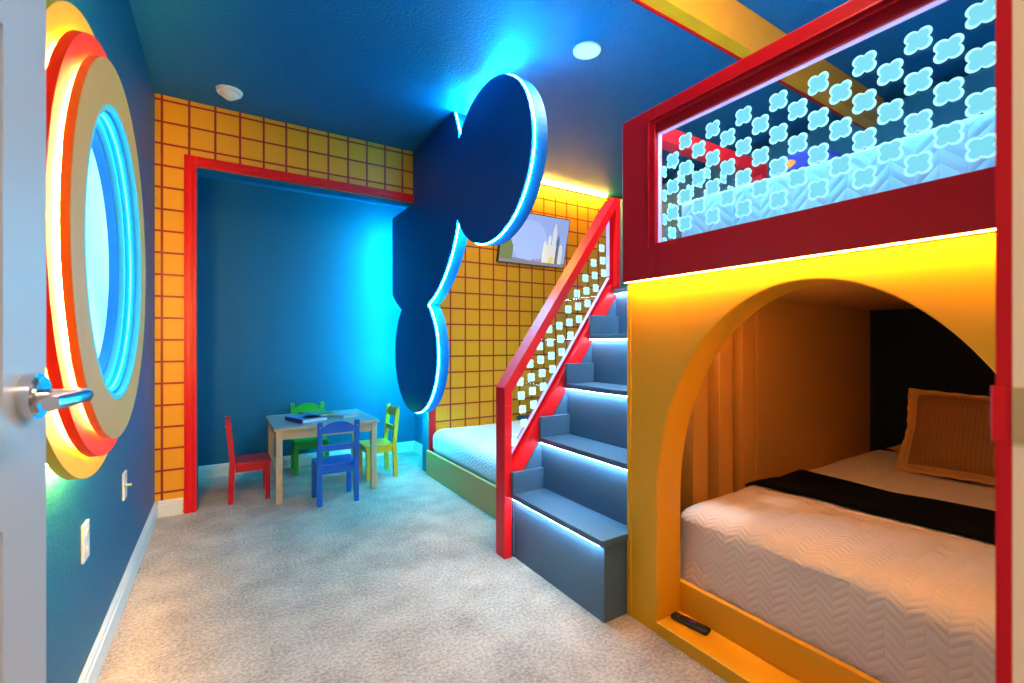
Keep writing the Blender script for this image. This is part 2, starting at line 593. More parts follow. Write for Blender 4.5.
tube(bm, [(hx, -.012, hz), (hx, -.050, hz), (hx - .006, -.058, hz), (hx - .020, -.061, hz), (hx - .060, -.060, hz), (hx - .105, -.057, hz)], .0085, 14)
lever = obj('door_handle', bm, M_CHROME, smooth=True); lever.parent = door
for z in (.25, 1.05, 1.85):
    bm = NB(); cyl(bm, Vector((0, -.004, z)), .006, 'z', .09, 12)
    hg = obj('hinge', bm, M_CHROME); hg.parent = door

# ------------------------------------------------------------------ round sconce / porthole on the left wall
SY, SZ = 1.705, 1.376
sc_root = thing('round_wall_light', (XL, SY, SZ), 'large round stepped yellow, red and tan wall light with glowing rings on blue wall', 'wall light')
N = 128
E_WHITEBACK = None


def sring(name, x0, x1, ro, ri, mat, parent=sc_root, bev=True):
    bm = NB(); ringprism(bm, circ(SY, SZ, ro, N), circ(SY, SZ, ri, N), 'x', x0, x1)
    return obj(name, bm, mat, parent, smooth=True)


def fixlabel(o, s): o['label'] = s; return o


fixlabel(sring('ring', -.322, -.300, .603, .405, paint('sunny_yellow', (.95, .46, .002), .4)), 'bright yellow outer ring')
fixlabel(sring('ring', -.291, -.272, .550, .405, paint('ring_red', (.80, .02, .004), .5, spec=.2)), 'red middle ring')
g_ = sring('ring', -.263, -.248, .506, .402, paint('ring_tan', (.72, .34, .05), .5))
fixlabel(g_, 'tan front ring')
fixlabel(sring('edge_band', -.2635, -.2485, .5075, .504, paint('ring_orange', (.95, .28, .01), .35)), 'orange edge of the tan ring')
sring('mounting_ring', XL, -.322, .50, .45, M_WHITE)
for (x, r) in ((-.336, .575), (-.2955, .520), (-.2675, .478)):
    bm = NB(); tube(bm, [(x, SY + r * math.cos(2 * PI * k / N), SZ + r * math.sin(2 * PI * k / N)) for k in range(N)], .0035 if x > -.33 else .006, 8, True)
    obj('light_strip', bm, E_RING, sc_root)
M_TUBE = paint('porthole_lining', (.01, .25, .80), .4)
M_TUBE2 = paint('porthole_step_pale', (.10, .75, .80), .4)
fixlabel(sring('lining', -.263, -.2485, .4015, .388, M_TUBE2), 'pale aqua inner lip')
fixlabel(sring('lining', -.290, -.263, .402, .380, M_TUBE), 'blue stepped lining')
fixlabel(sring('lining', -.306, -.290, .402, .366, M_TUBE2), 'pale aqua step')
fixlabel(sring('lining', -.330, -.306, .402, .352, M_TUBE), 'deep blue step')
bm = NB(); tube(bm, [(-.275, SY + .376 * math.cos(2 * PI * k / N), SZ + .376 * math.sin(2 * PI * k / N)) for k in range(N)], .0018, 8, True)
obj('light_strip', bm, emit('aqua_led', (.02, .70, 1.0), 22.0), sc_root)
bm = NB(); prism(bm, circ(SY, SZ, .40, N), 'x', -.335, -.329)
m = bpy.data.materials.new('frosted_glow_pane'); t_, n_, l_ = nt(m)
b_ = n_['Principled BSDF']; b_.inputs['Roughness'].default_value = .3
tc_ = n_.new('ShaderNodeTexCoord'); nz_ = n_.new('ShaderNodeTexNoise'); nz_.inputs['Scale'].default_value = 2.2; l_.new(tc_.outputs['Object'], nz_.inputs['Vector'])
cr_ = n_.new('ShaderNodeValToRGB'); cr_.color_ramp.elements[0].position = .35; cr_.color_ramp.elements[0].color = (.22, .60, .85, 1); cr_.color_ramp.elements[1].position = .6; cr_.color_ramp.elements[1].color = (.45, .95, 1, 1)
l_.new(nz_.outputs['Fac'], cr_.inputs['Fac']); l_.new(cr_.outputs['Color'], b_.inputs['Emission Color']); b_.inputs['Emission Strength'].default_value = 1.15
b_.inputs['Base Color'].default_value = (.3, .6, .7, 1)
obj('frosted_pane', bm, m, sc_root)

# ------------------------------------------------------------------ blue lobed partition panel with cyan LED outline
PX = 1.36
part_root = thing('partition_panel', (PX, 3.2, 0), 'tall deep blue scalloped partition panel outlined in cyan light beside the alcove', 'partition')
HC = (3.727, 2.287, .912); E1 = (2.457, 2.226, .486); E2 = (3.725, 1.034, .494)


def inside(y, z):
    if z > H or y > 4.30: return False
    if z > HEAD and y > YB - 0.0: return False
    return any((y - c[0]) ** 2 + (z - c[1]) ** 2 < c[2] ** 2 for c in (HC, E1, E2))


def isect(c0, c1):
    d = math.hypot(c1[0] - c0[0], c1[1] - c0[1])
    a = (c0[2] ** 2 - c1[2] ** 2 + d * d) / (2 * d)
    h_ = math.sqrt(c0[2] ** 2 - a * a)
    ux, uz = (c1[0] - c0[0]) / d, (c1[1] - c0[1]) / d
    mx_, mz_ = c0[0] + a * ux, c0[1] + a * uz
    return (mx_ - h_ * uz, mz_ + h_ * ux), (mx_ + h_ * uz, mz_ - h_ * ux)


def arc(c, p, q, ccw, n):
    a = math.atan2(p[1] - c[1], p[0] - c[0]); b = math.atan2(q[1] - c[1], q[0] - c[0])
    if ccw:
        while b <= a: b += 2 * PI
    else:
        while b >= a: b -= 2 * PI
    return [(c[0] + c[2] * math.cos(a + (b - a) * i / n), c[1] + c[2] * math.sin(a + (b - a) * i / n)) for i in range(n + 1)]


A = sorted(isect(HC, E1), key=lambda p: -p[1])      # upper, lower
Bq = sorted(isect(HC, E2), key=lambda p: p[0])      # front, back
ceil_pt = (HC[0] - math.sqrt(HC[2] ** 2 - (H - HC[1]) ** 2), H)
back_pt = (4.30, HC[1] - math.sqrt(HC[2] ** 2 - (4.30 - HC[0]) ** 2))
front_line = arc(HC, ceil_pt, A[0], True, 6)                       # head from the ceiling down to the upper notch
ear_line = arc(E1, A[0], A[1], False, 0) if False else arc(E1, A[0], A[1], True, 60)
# make sure the ear runs round its far (camera) side
mid_p = ear_line[len(ear_line) // 2]
if mid_p[0] > E1[0]: ear_line = arc(E1, A[0], A[1], False, 60)
head2 = arc(HC, A[1], Bq[0], True, 18)
if len(head2) and head2[9][0] > HC[0]: head2 = arc(HC, A[1], Bq[0], False, 18)
ear2 = arc(E2, Bq[0], Bq[1], True, 60)
if ear2[30][1] > E2[1]: ear2 = arc(E2, Bq[0], Bq[1], False, 60)
head3 = arc(HC, Bq[1], back_pt, True, 6)
outline = front_line[:-1] + ear_line[:-1] + head2[:-1] + ear2[:-1] + head3 + [(4.30, HEAD - .005), (YB, HEAD - .005), (YB, H)]
outline = [(y, min(z, H - .001)) for y, z in outline]
led_line = front_line[:-1] + ear_line[:-1] + head2[:-1] + ear2[:-1] + head3 + [(4.30, HEAD - .02)]
led_line = [(y, min(z, H - .006)) for y, z in led_line]


def shrink(line, d):
    return line


bm = NB(); prism(bm, outline, 'x', PX, PX + .014)
obj('front_face', bm, M_PANEL, part_root)
bm = NB(); prism(bm, outline, 'x', PX + .020, PX + .102)
obj('body', bm, paint('blue_rim_paint', (.006, .15, .45), .7, spec=.15), part_root)
# diffuser strip: slightly proud band between face and body
bm = NB(); tube(bm, [(PX + .017, y, z) for y, z in led_line], .0046, 8)
obj('light_strip', bm, E_BLUE, part_root)

bm = NB(); tube(bm, [(PX + .062, 4.302, z) for z in (1.56, 2.0, 2.28)], .006, 8)
_back = [p for p in ear2 if p[0] > E2[0] + .2]
tube(bm, [(PX + .062, y + .003, z) for y, z in _back], .005, 8)
obj('light_strip', bm, emit('cyan_led_bright', (0.0, 0.78, 1.0), 380.0), part_root)

# ------------------------------------------------------------------ smoke detector, ceiling lamp disc, added dome for the entry fill
t = thing('smoke_detector', (.035, 3.455, H), 'white domed smoke detector on the ceiling by the yellow grid wall', 'smoke detector')
bm = NB(); cyl(bm, Vector((.035, 3.455, H - .010)), .068, 'z', .020, 40, r2=.075); obj('base', bm, M_WHITE, t, smooth=True)
bm = NB(); cyl(bm, Vector((.035, 3.455, H - .030)), .040, 'z', .022, 40, r2=.056); cyl(bm, Vector((.035, 3.455, H - .047)), .020, 'z', .014, 40, r2=.040); obj('dome', bm, M_WHITE, t, smooth=True)
t = thing('recessed_ceiling_light', (1.695, 1.924, H), 'flat round white recessed ceiling disc on the blue ceiling, seen above the stair', 'ceiling light')
bm = NB(); ringprism(bm, circ(1.695, 1.924, .076, 48), circ(1.695, 1.924, .066, 48), 'z', H - .008, H); obj('frame', bm, M_WHITE, t, smooth=True)
bm = NB(); cyl(bm, Vector((1.695, 1.924, H - .004)), .066, 'z', .006, 48); obj('diffuser', bm, emit('lamp_disc', (.62, .85, .95), .55), t)
t = thing('added_fill_dome', (1.25, .62, H), 'added unseen flush white dome fill light near the room door', 'ceiling light')  # added fixture above the view, housing for the entry fill light
bm = NB(); cyl(bm, Vector((1.25, .62, H - .012)), .12, 'z', .024, 48); obj('base', bm, M_WHITE, t, smooth=True)
bm = NB(); cyl(bm, Vector((1.25, .62, H - .040)), .075, 'z', .032, 48, r2=.11); cyl(bm, Vector((1.25, .62, H - .063)), .03, 'z', .014, 48, r2=.075); obj('diffuser', bm, emit('fill_dome_glow', (1, .9, .75), 6.0), t, smooth=True)

# warm cove strip under the ceiling on the back wall
cv = thing('cove_light_strip', (2.5, YB, H), 'amber light strip along the ceiling edge above the television', 'light strip')
obj('channel', B(1.47, 3.55, YB - .020, YB - .001, H - .030, H - .006), M_WHITE, cv)
obj('diffuser', B(1.47, 3.55, YB - .034, YB - .022, H - .0225, H - .0190), E_WARMC, cv)

# ------------------------------------------------------------------ outlet and wall plate on the left wall
t = thing('power_outlet', (XL, 1.95, .505), 'white duplex power outlet low on the blue wall, nearest the door', 'outlet')
obj('plate', B(XL, XL + .008, 1.915, 1.988, .445, .565, .003), M_WHITE, t)
for z in (.530, .480):
    bm = NB(); prism(bm, [(1.9515 + .017 * math.cos(k * PI / 12) * 1.0, z + .017 * max(-.8, min(.8, math.sin(k * PI / 12)))) for k in range(24)], 'x', XL + .008, XL + .011)
    for dy in (-.006, .006): box(bm, XL + .0108, XL + .0114, 1.9515 + dy - .001, 1.9515 + dy + .001, z - .001, z + .007)
    obj('socket', bm, paint('socket_white', (.7, .7, .7), .3), t)
t = thing('cable_outlet_plate', (XL, 2.64, .50), 'white cable wall plate with a small round jack, further from the door than the outlet', 'wall plate')
obj('plate', B(XL, XL + .008, 2.603, 2.677, .440, .560, .003), M_WHITE, t)
bm = NB(); cyl(bm, Vector((XL + .018, 2.64, .50)), .006, 'x', .022, 16); obj('jack', bm, M_BRASS, t)

# ------------------------------------------------------------------ television with a generic picture
TX0, TX1, TZ0, TZ1 = 2.165, 2.945, 1.875, 2.365
tv = thing('television', ((TX0 + TX1) / 2, 3.66, (TZ0 + TZ1) / 2), 'slim wall television showing pale towers and sky on the yellow grid wall', 'television')
tc = Vector(((TX0 + TX1) / 2, 3.66, (TZ0 + TZ1) / 2))


def tvl(name, bm, mat, mats=None, smooth=False):
    o = obj(name, bm, mat, None, mats=mats, smooth=smooth)
    o.parent = tv
    return o


hw, hh = (TX1 - TX0) / 2, (TZ1 - TZ0) / 2
bm = NB(); box(bm, -hw, hw, -.015, .02, -hh, hh, .004); tvl('housing', bm, M_BLACK)
bm = NB(); box(bm, -.12, .12, .02, .10, -.12, .12); tvl('wall_mount', bm, M_BLACK)
scm = [emit('tv_sky', (.30, .38, .68), .72), emit('tv_bubble', (.36, .44, .72), .76), emit('tv_tower', (.62, .58, .52), .85), emit('tv_tower_dark', (.10, .13, .22), .8),
       emit('tv_green', (.16, .18, .06), .8), emit('tv_crowd', (.30, .18, .22), .8), emit('tv_gold', (.75, .5, .08), .8), emit('tv_ground', (.22, .20, .22), .8)]
bm = NB()
sw, sh = hw - .008, hh - .010
yy = -.0152


def scr(poly, mi, d):
    vs = [bm.verts.new((x, yy - d * .0003, z)) for x, z in poly]
    bm.faces.new(vs).material_index = mi


scr([(-sw, -sh), (sw, -sh), (sw, sh), (-sw, sh)], 0, 0)
cb = [(-.06 + .20 * math.cos(k * PI / 16), -.02 + .20 * math.sin(k * PI / 16)) for k in range(32)]
scr([(x, max(-sh, min(sh, z))) for x, z in cb], 1, 1)
scr([(-sw, -sh), (sw, -sh), (sw, -sh + .04), (.05, -sh + .03), (-.2, -sh + .05), (-sw, -sh + .05)], 7, 2)
scr([(-sw, -sh + .03), (-.24, -sh + .03), (-.24, -.08), (-.28, -.01), (-.33, .02), (-sw, .0)], 4, 3)


def tower(x, w_, z0, z1, roof, mi=2, d=4):
    scr([(x - w_ / 2, z0), (x + w_ / 2, z0), (x + w_ / 2, z1), (x, z1 + roof), (x - w_ / 2, z1)], mi, d)


b0 = -sh + .03
scr([(.10, b0), (.34, b0), (.34, -.07), (.30, -.03), (.14, -.03), (.10, -.06)], 2, 4)
tower(.12, .03, b0, -.02, .03); tower(.17, .035, b0, .04, .03, 2, 5); tower(.225, .045, b0, .11, .08, 2, 6); tower(.275, .035, b0, .02, .07, 3, 5); tower(.315, .03, b0, -.04, .04, 2, 6)
scr([(.185, b0), (.235, b0), (.235, b0 + .05), (.21, b0 + .07), (.185, b0 + .05)], 6, 8)
for k in range(9):
    x = -.02 + k * .014
    scr([(x - .006, -sh + .01), (x + .006, -sh + .01), (x + .005, -sh + .045 + .01 * (k % 3)), (x - .005, -sh + .045 + .01 * (k % 3))], 5, 7 + k * .1)
tvl('screen', bm, None, mats=scm)
tv.rotation_euler = (math.radians(13), 0, 0)

# ------------------------------------------------------------------ built-in bunk: yellow arch front, loft, red guard
bunk = thing('bunk_bed', (1.43, .75, 0), 'golden yellow built-in bunk bed with arched lower opening and red upper guard', 'bunk bed')
FX0, FX1 = 1.43, 1.57
AC, AA, AB, AZ = .68, .537, .80, .515
arch = [(AC + AA * math.cos(PI * k / 48), AZ + AB * math.sin(PI * k / 48)) for k in range(49)]   # from the far (left) side over to the near side
outl = [(1.368, 0), (1.368, 1.378), (.097, 1.378), (.097, 0), (AC - AA, 0)] + list(reversed(arch)) + [(AC + AA, 0)]
bm = NB()
# build as quads between the arch and the outer edge so faces stay clean
loopi = [(AC + AA, 0)] + arch + [(AC - AA, 0)]
n_l = len(loopi)
loopo = []
for (y, z) in loopi:
    if z < 1e-6: loopo.append((1.368, 0) if y > AC else (.097, 0)); continue
    a_ = math.atan2((z - AZ) / AB, (y - AC) / AA)
    d_ = (math.cos(a_), math.sin(a_))
    ty = ((1.368 - AC) / d_[0]) if d_[0] > 1e-6 else ((.097 - AC) / d_[0] if d_[0] < -1e-6 else 1e9)
    tz = (1.378 - AZ) / d_[1] if d_[1] > 1e-6 else 1e9
    tt = min(ty, tz)
    loopo.append((AC + d_[0] * tt, AZ + d_[1] * tt))
# snap nearest outer points to the two corners
for cy in (1.368, .097):
    k = min(range(n_l), key=lambda i: (loopo[i][0] - cy) ** 2 + (loopo[i][1] - 1.378) ** 2)
    loopo[k] = (cy, 1.378)
vi0 = [bm.verts.new((FX0, *p)) for p in loopi]; vo0 = [bm.verts.new((FX0, *p)) for p in loopo]
vi1 = [bm.verts.new((FX1, *p)) for p in loopi]; vo1 = [bm.verts.new((FX1, *p)) for p in loopo]
for i in range(n_l - 1):
    bm.faces.new((vi0[i], vi0[i + 1], vo0[i + 1], vo0[i])); bm.faces.new((vi1[i], vo1[i], vo1[i + 1], vi1[i + 1]))
    bm.faces.new((vi0[i], vi1[i], vi1[i + 1], vi0[i + 1])); bm.faces.new((vo0[i], vo0[i + 1], vo1[i + 1], vo1[i]))
for e in (0, n_l - 1): bm.faces.new((vi0[e], vo0[e], vo1[e], vi1[e]))
# soften the arch lip
es = [e for e in bm.edges if e.verts[0] in vi0 and e.verts[1] in vi0]
bmesh.ops.bevel(bm, geom=es, offset=.006, segments=3, profile=.5, affect='EDGES')
fp = obj('arched_front', bm, M_GOLD, bunk, smooth=True)
# corner bead on the outer left edge
obj('corner_trim', B(1.424, 1.436, 1.349, 1.3695, 0, 1.37, .003), M_GOLD, bunk)
obj('ledge', B(1.424, 1.566, .145, AC + AA - .001, 0, .050, .003), M_GOLD, bunk)
obj('bed_board', B(1.566, 1.590, .110, 1.285, 0, .168, .002), M_GOLD, bunk)
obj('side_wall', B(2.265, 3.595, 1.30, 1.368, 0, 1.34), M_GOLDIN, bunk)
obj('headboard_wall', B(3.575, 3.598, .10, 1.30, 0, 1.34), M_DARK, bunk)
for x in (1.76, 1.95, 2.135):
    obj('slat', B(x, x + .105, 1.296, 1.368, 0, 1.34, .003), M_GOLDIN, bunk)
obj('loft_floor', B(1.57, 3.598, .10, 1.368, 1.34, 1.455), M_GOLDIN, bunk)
# red guard frame
fr = B(1.385, 1.43, 1.19, 1.356, 1.377, 2.028, .002)
box(fr, 1.385, 1.43, .102, .272, 1.377, 2.028, .002)
box(fr, 1.385, 1.43, .272, 1.19, 1.377, 1.508, .0)
box(fr, 1.385, 1.43, .272, 1.19, 1.962, 2.028, .002)
guard = obj('guard_frame', fr, M_RED, bunk)
bd = NB()
box(bd, 1.394, 1.43, .272, 1.19, 1.930, 1.964, .002)
box(bd, 1.381, 1.386, .30, 1.222, 1.978, 1.984, .001)
box(bd, 1.381, 1.386, 1.216, 1.222, 1.50, 1.984, .001)
obj('bead_moulding', bd, M_RED, bunk)


def clover(scale, n=40):
    """plain four-petalled outline"""
    out = []
    for k in range(n):
        th = 2 * PI * k / n
        d = ((th + PI / 4) % (PI / 2)) - PI / 4
        c, p = .54, .47
        out.append(((c * math.cos(d) + math.sqrt(max(0, p * p - (c * math.sin(d)) ** 2))) * math.cos(th + PI / 4) * scale,
                    (c * math.cos(d) + math.sqrt(max(0, p * p - (c * math.sin(d)) ** 2))) * math.sin(th + PI / 4) * scale))
    return out


def mark(bm, u, v, scale, axis, face):
    """etched clover on a clear sheet: bright rim and slightly darker middle, standing 1 mm towards the camera side"""
    P0 = clover(scale); P1 = clover(scale * .80)
    prism(bm, [(u + p[0], v + p[1]) for p in P0], axis, face - .0010, face, mi=1)
    prism(bm, [(u + p[0], v + p[1]) for p in P1], axis, face - .0014, face - .0009, mi=2)


# clear acrylic sheet with its etched clover marks
bm = NB(); box(bm, 1.408, 1.416, .272, 1.19, 1.508, 1.930)
rows = [1.857 - .0492 * k for k in range(7)]
for ri, z in enumerate(rows):
    y = .307 + (.0545 if ri % 2 else 0)
    while y < 1.17:
        mark(bm, y, z, .0315, 'x', 1.4078)
        y += .109
gp = obj('glass_panel', bm, None, bunk, mats=[M_GLASS, M_ETCHRIM, M_ETCH])
bm = NB(); box(bm, 1.404, 1.420, .274, 1.188, 1.926, 1.930); box(bm, 1.404, 1.420, 1.186, 1.190, 1.510, 1.928)
obj('edge_light', bm, E_EDGE, bunk)
# LED strip hidden under the guard lighting the yellow front, and one along the inside lighting the loft
obj('light_strip', B(1.390, 1.404, .105, 1.350, 1.3755, 1.3769), E_WARM, bunk)
bm = NB(); box(bm, 1.431, 1.437, .20, 1.30, 1.935, 1.943); obj('light_strip', bm, E_LILAC, bunk)
# side guard of the loft along the stair opening
sg = NB()
box(sg, 1.43, 2.31, 1.270, 1.335, 1.965, 2.028, .003)
box(sg, 1.43, 2.31, 1.270, 1.335, 1.455, 1.50, .003)
box(sg, 2.25, 2.31, 1.270, 1.335, 1.50, 1.965, .003)
obj('side_guard', sg, M_REDRAIL, bunk)
bm = NB(); box(bm, 1.43, 2.25, 1.298, 1.306, 1.50, 1.965)
for ri in range(8):
    z = 1.90 - .050 * ri
    x = 1.50 + (.06 if ri % 2 else 0)
    while x < 2.22:
        mark(bm, x, z, .029, 'y', 1.2978)
        x += .12
obj('glass_panel', bm, None, bunk, mats=[M_GLASS, M_ETCHRIM, M_ETCH])

# bedding of the bunk
obj('light_strip', B(1.60, 1.61, .20, 1.20, 1.330, 1.338), emit('amber_inner_led', (1.0, .54, .16), 130.0), bunk)
bm = NB(); rounded(bm, 1.60, 3.57, .12, 1.285, .02, .455, .075, 40, .010, 1, 4)
tag(obj('bedspread', bm, quilt_mat('chevron_quilt', (.78, .62, .54), 'Y', 'XZ', 22, 36, 1.4, .6), smooth=True), 'cream chevron-quilted bedspread on the lower bunk mattress', 'bedspread')
bm = NB(); rounded(bm, 1.50, 3.55, .13, 1.17, 1.457, 1.680, .03, 30, .004, 2, 4)
tag(obj('bedspread', bm, quilt_mat('herringbone_quilt', (.56, .74, .92), 'Y', 'XZ', 20, 26, 1.3, .4), smooth=True), 'pale blue herringbone-quilted bedspread on the upper bunk behind the guard glass', 'bedspread')


def surf_top(x, y, z1, amp, seed, fs):
    nz = noise.noise(Vector((x * fs, y * fs, z1 * fs + seed))); nz2 = noise.noise(Vector((x * fs * 3, y * fs * 2.3, z1 * fs * 3 + seed + 5)))
    return z1 + nz * amp + nz2 * amp * .35


def cloth_strip(name, x0f, x1f, y0, y1, zf, thick, mat, label, cat, nx=16, ny=60):
    bm = NB()
    def P(i, j, top):
        v = j / ny; y = y0 + (y1 - y0) * v
        u = i / nx; x = x0f(y) + (x1f(y) - x0f(y)) * u
        zz = zf(x, y) + (thick + .004 * noise.noise(Vector((x * 9, y * 6, 3))) if top else .001)
        return bm.verts.new((x, y, zz))
    T_ = [[P(i, j, 1) for j in range(ny + 1)] for i in range(nx + 1)]
    L_ = [[P(i, j, 0) for j in range(ny + 1)] for i in range(nx + 1)]
    for i in range(nx):
        for j in range(ny):
            bm.faces.new((T_[i][j], T_[i + 1][j], T_[i + 1][j + 1], T_[i][j + 1])); bm.faces.new((L_[i][j], L_[i][j + 1], L_[i + 1][j + 1], L_[i + 1][j]))
    for j in range(ny):
        bm.faces.new((T_[0][j], T_[0][j + 1], L_[0][j + 1], L_[0][j])); bm.faces.new((T_[nx][j], L_[nx][j], L_[nx][j + 1], T_[nx][j + 1]))
    for i in range(nx):
        bm.faces.new((T_[i][0], L_[i][0], L_[i + 1][0], T_[i + 1][0])); bm.faces.new((T_[i][ny], T_[i + 1][ny], L_[i + 1][ny], L_[i][ny]))
    o = obj(name, bm, mat, smooth=True)
    return tag(o, label, cat)


def z_low(x, y):
    z = surf_top(x, y, .455, .010, 1, 4)
    e = max(0, y - (1.285 - .075)); e2 = max(0, (.12 + .075) - y)
    e = max(e, e2)
    return z - (.075 - math.sqrt(max(0, .075 ** 2 - e ** 2))) + .006


cloth_strip('throw_blanket', lambda y: 2.13 + .05 * math.sin(y * 3), lambda y: 2.56 + .04 * math.sin(y * 4 + 1), .13, 1.262, z_low, .014,
            paint('black_throw', (.002, .0025, .004), .95, .4, 200, spec=.1), 'black folded throw across the lower bunk bed', 'throw blanket')


def pillow(bm, w_, h_, t_, n=28, ruffle=0.0, flange=0.0):
    V = {}
    uv = bm.loops.layers.uv.new('UVMap')
    for s in (1, -1):
        for i in range(n + 1):
            for j in range(n + 1):
                if s == -1 and (i in (0, n) or j in (0, n)): V[s, i, j] = V[1, i, j]; continue
                u = 2 * i / n - 1; v = 2 * j / n - 1
                fu = min(1, (1 - abs(u)) / (1 - (1 - flange))) if flange else 1
                e = max(0, 1 - abs(u) / (1 - flange)) * 1.0; f_ = max(0, 1 - abs(v) / (1 - flange))
                th = t_ / 2 * (min(1, e * 3.2) * min(1, f_ * 3.2)) ** .55 * (0.75 + .25 * math.sqrt(max(0, e * f_)))
                pin = 1 - .07 * (1 - abs(u)) * abs(v) ** 2
                pin2 = 1 - .07 * (1 - abs(v)) * abs(u) ** 2
                edge = max(abs(u), abs(v))
                wav = ruffle * math.sin(22 * (u + v)) * max(0, edge - .85) / .15
                V[s, i, j] = bm.verts.new((u * w_ / 2 * pin2, v * h_ / 2 * pin + 0, s * th + wav + .001 * s))
    for s in (1, -1):
        for i in range(n):
            for j in range(n):
                q = [V[s, i, j], V[s, i + 1, j], V[s, i + 1, j + 1], V[s, i, j + 1]]
                co = [(i / n, j / n), ((i + 1) / n, j / n), ((i + 1) / n, (j + 1) / n), (i / n, (j + 1) / n)]
                if s == -1: q.reverse(); co.reverse()
                f = bm.faces.new(q)
                mi_edge = (i < 3 or j < 3 or i >= n - 3 or j >= n - 3)
                f.material_index = 1 if mi_edge else 0
                for lp, c_ in zip(f.loops, co): lp[uv].uv = c_
    return bm


M_KNIT = knit_mat('brown_waffle_knit', (.34, .14, .035))
M_SHAM = paint('tan_flange', (.50, .24, .06), .8, .5, 60)
# leaning sham: local x -> world -y , local y -> up/leaning, local z -> towards -x
bm = NB(); pillow(bm, .64, .46, .15, 36, .006, .08)
lean = math.radians(24)
Mx = Matrix(((0, math.sin(lean), -math.cos(lean), 3.10), (-1, 0, 0, .665), (0, math.cos(lean), math.sin(lean), .455 + .215), (0, 0, 0, 1)))
bmesh.ops.transform(bm, matrix=Mx, verts=bm.verts)
tag(obj('pillow', bm, None, mats=[M_KNIT, M_SHAM], smooth=True), 'brown waffle-knit pillow with ruffled tan edge leaning at the head of the lower bunk', 'pillow')
bm = NB(); pillow(bm, .74, .35, .13, 24, .0, .04)
bmesh.ops.transform(bm, matrix=Matrix.Translation((3.37, .72, .528)) @ Matrix.Rotation(PI / 2, 4, 'Z'), verts=bm.verts)
tag(obj('pillow', bm, None, mats=[M_SHAM, M_SHAM], smooth=True), 'flat tan pillow lying behind the brown knit pillow', 'pillow')
# round blue cushion on the loft
cu = thing('round_cushion', (2.25, 1.06, 1.685), 'round dark blue cushion with an orange patch on the upper bunk', 'cushion')
bm = NB()
bmesh.ops.create_uvsphere(bm, u_segments=32, v_segments=18, radius=1)
Mc = Matrix.Translation((2.25, 1.06, 1.850)) @ Matrix.Rotation(math.radians(25), 4, 'Z') @ Matrix.Diagonal((.07, .17, .165, 1))
bmesh.ops.transform(bm, matrix=Mc, verts=bm.verts)
obj('cushion_body', bm, paint('cushion_blue', (.01, .03, .30), .8), cu, smooth=True)
bm = NB()
bmesh.ops.create_uvsphere(bm, u_segments=20, v_segments=12, radius=1)
bmesh.ops.transform(bm, matrix=Matrix.Translation((2.19, 1.10, 1.93)) @ Matrix.Rotation(math.radians(25), 4, 'Z') @ Matrix.Diagonal((.02, .06, .035, 1)), verts=bm.verts)
obj('patch', bm, paint('cushion_orange', (.8, .25, .03), .8), cu, smooth=True)

# remote control on the ledge
rm = thing('remote_control', (1.515, 1.13, .050), 'black remote control lying on the yellow ledge of the lower bunk', 'remote control')
bm = NB(); box(bm, -.021, .021, -.075, .075, .0005, .018, .008, seg=3)
body = obj('body', bm, M_BLACK, smooth=True); body.parent = rm
bm = NB()
for (x, y, r) in ((0, -.01, .012),):
    cyl(bm, Vector((x, y, .0185)), r, 'z', .002, 24)
pad = obj('navigation_pad', bm, paint('purple_button', (.10, .03, .25), .4)); pad.parent = rm
for (x, y) in ((-.010, .045), (.010, .045), (0, .058), (-.011, .022), (.011, .022), (-.011, -.040), (0, -.040), (.011, -.040), (-.011, -.055), (0, -.055), (.011, -.055)):
    bm = NB(); cyl(bm, Vector((x, y, .0183)), .0032, 'z', .0016, 12)
    bo = obj('button', bm, paint('button_grey', (.35, .35, .36), .5) if y == .045 else paint('button_dark', (.05, .05, .055), .5)); bo.parent = rm
rm.rotation_euler = (0, 0, math.radians(8))

# ------------------------------------------------------------------ staircase
st = thing('staircase', (1.30, 1.71, 0), 'slate blue box staircase with lit treads rising to the upper bunk', 'staircase')
SY0, SY1 = 1.374, 2.05
XT = [1.28, 1.458, 1.638, 1.820, 2.018]
ZT = [.340, .615, .900, 1.178, 1.455]
for i in range(5):
    x0 = XT[i]; x1 = XT[i + 1] if i < 4 else 2.30
    zt = ZT[i]; z0 = ZT[i - 1] if i else 0
    y1 = SY1
    obj('tread', B(x0, x1 + .03, SY0 - (.012 if i == 0 else 0), y1, zt - .028, zt, .003), M_STAIR, st)
    obj('riser', B(x0 + .022, x0 + .04, SY0, y1, z0, zt - .028), M_STAIR, st)
    obj('light_strip', B(x0 + .004, x0 + .014, SY0 + .01, y1 - .005, zt - .0296, zt - .0281), E_COOL, st)
    if i == 0:
        obj('end_panel', B(x0 + .04, 1.43, SY0, SY0 + .018, 0, zt - .028), M_STAIR, st)
    # skirting block along the railing side of each tread
    if i < 4:
        obj('skirting', B(x0 + .0, x1 + .021, y1 - .022, y1, zt + .0005, zt + .112, .002), M_STAIR, st)
# closed side of the stair towards the daybed
sl = (ZT[4] - ZT[0]) / (XT[4] - XT[0])
bm = NB(); prism(bm, [(1.295, 0), (3.595, 0), (3.595, 1.39), (2.030, 1.39), (1.295, .352)], 'y', SY1 + .001, SY1 + .040)
obj('side_panel', bm, M_STAIR, st)
obj('landing', B(2.335, 3.598, 1.374, 2.05, 1.34, 1.455), M_STAIR, st)

# ------------------------------------------------------------------ red stair railing
ra = thing('stair_railing', (1.265, 2.10, 0), 'red sloping stair railing with etched clear panel beside the steps', 'railing')
RY0, RW = 2.052, .090
obj('newel_post', B(1.243, 1.288, RY0, RY0 + RW, 0, .7995, .002), M_REDRAIL, ra)
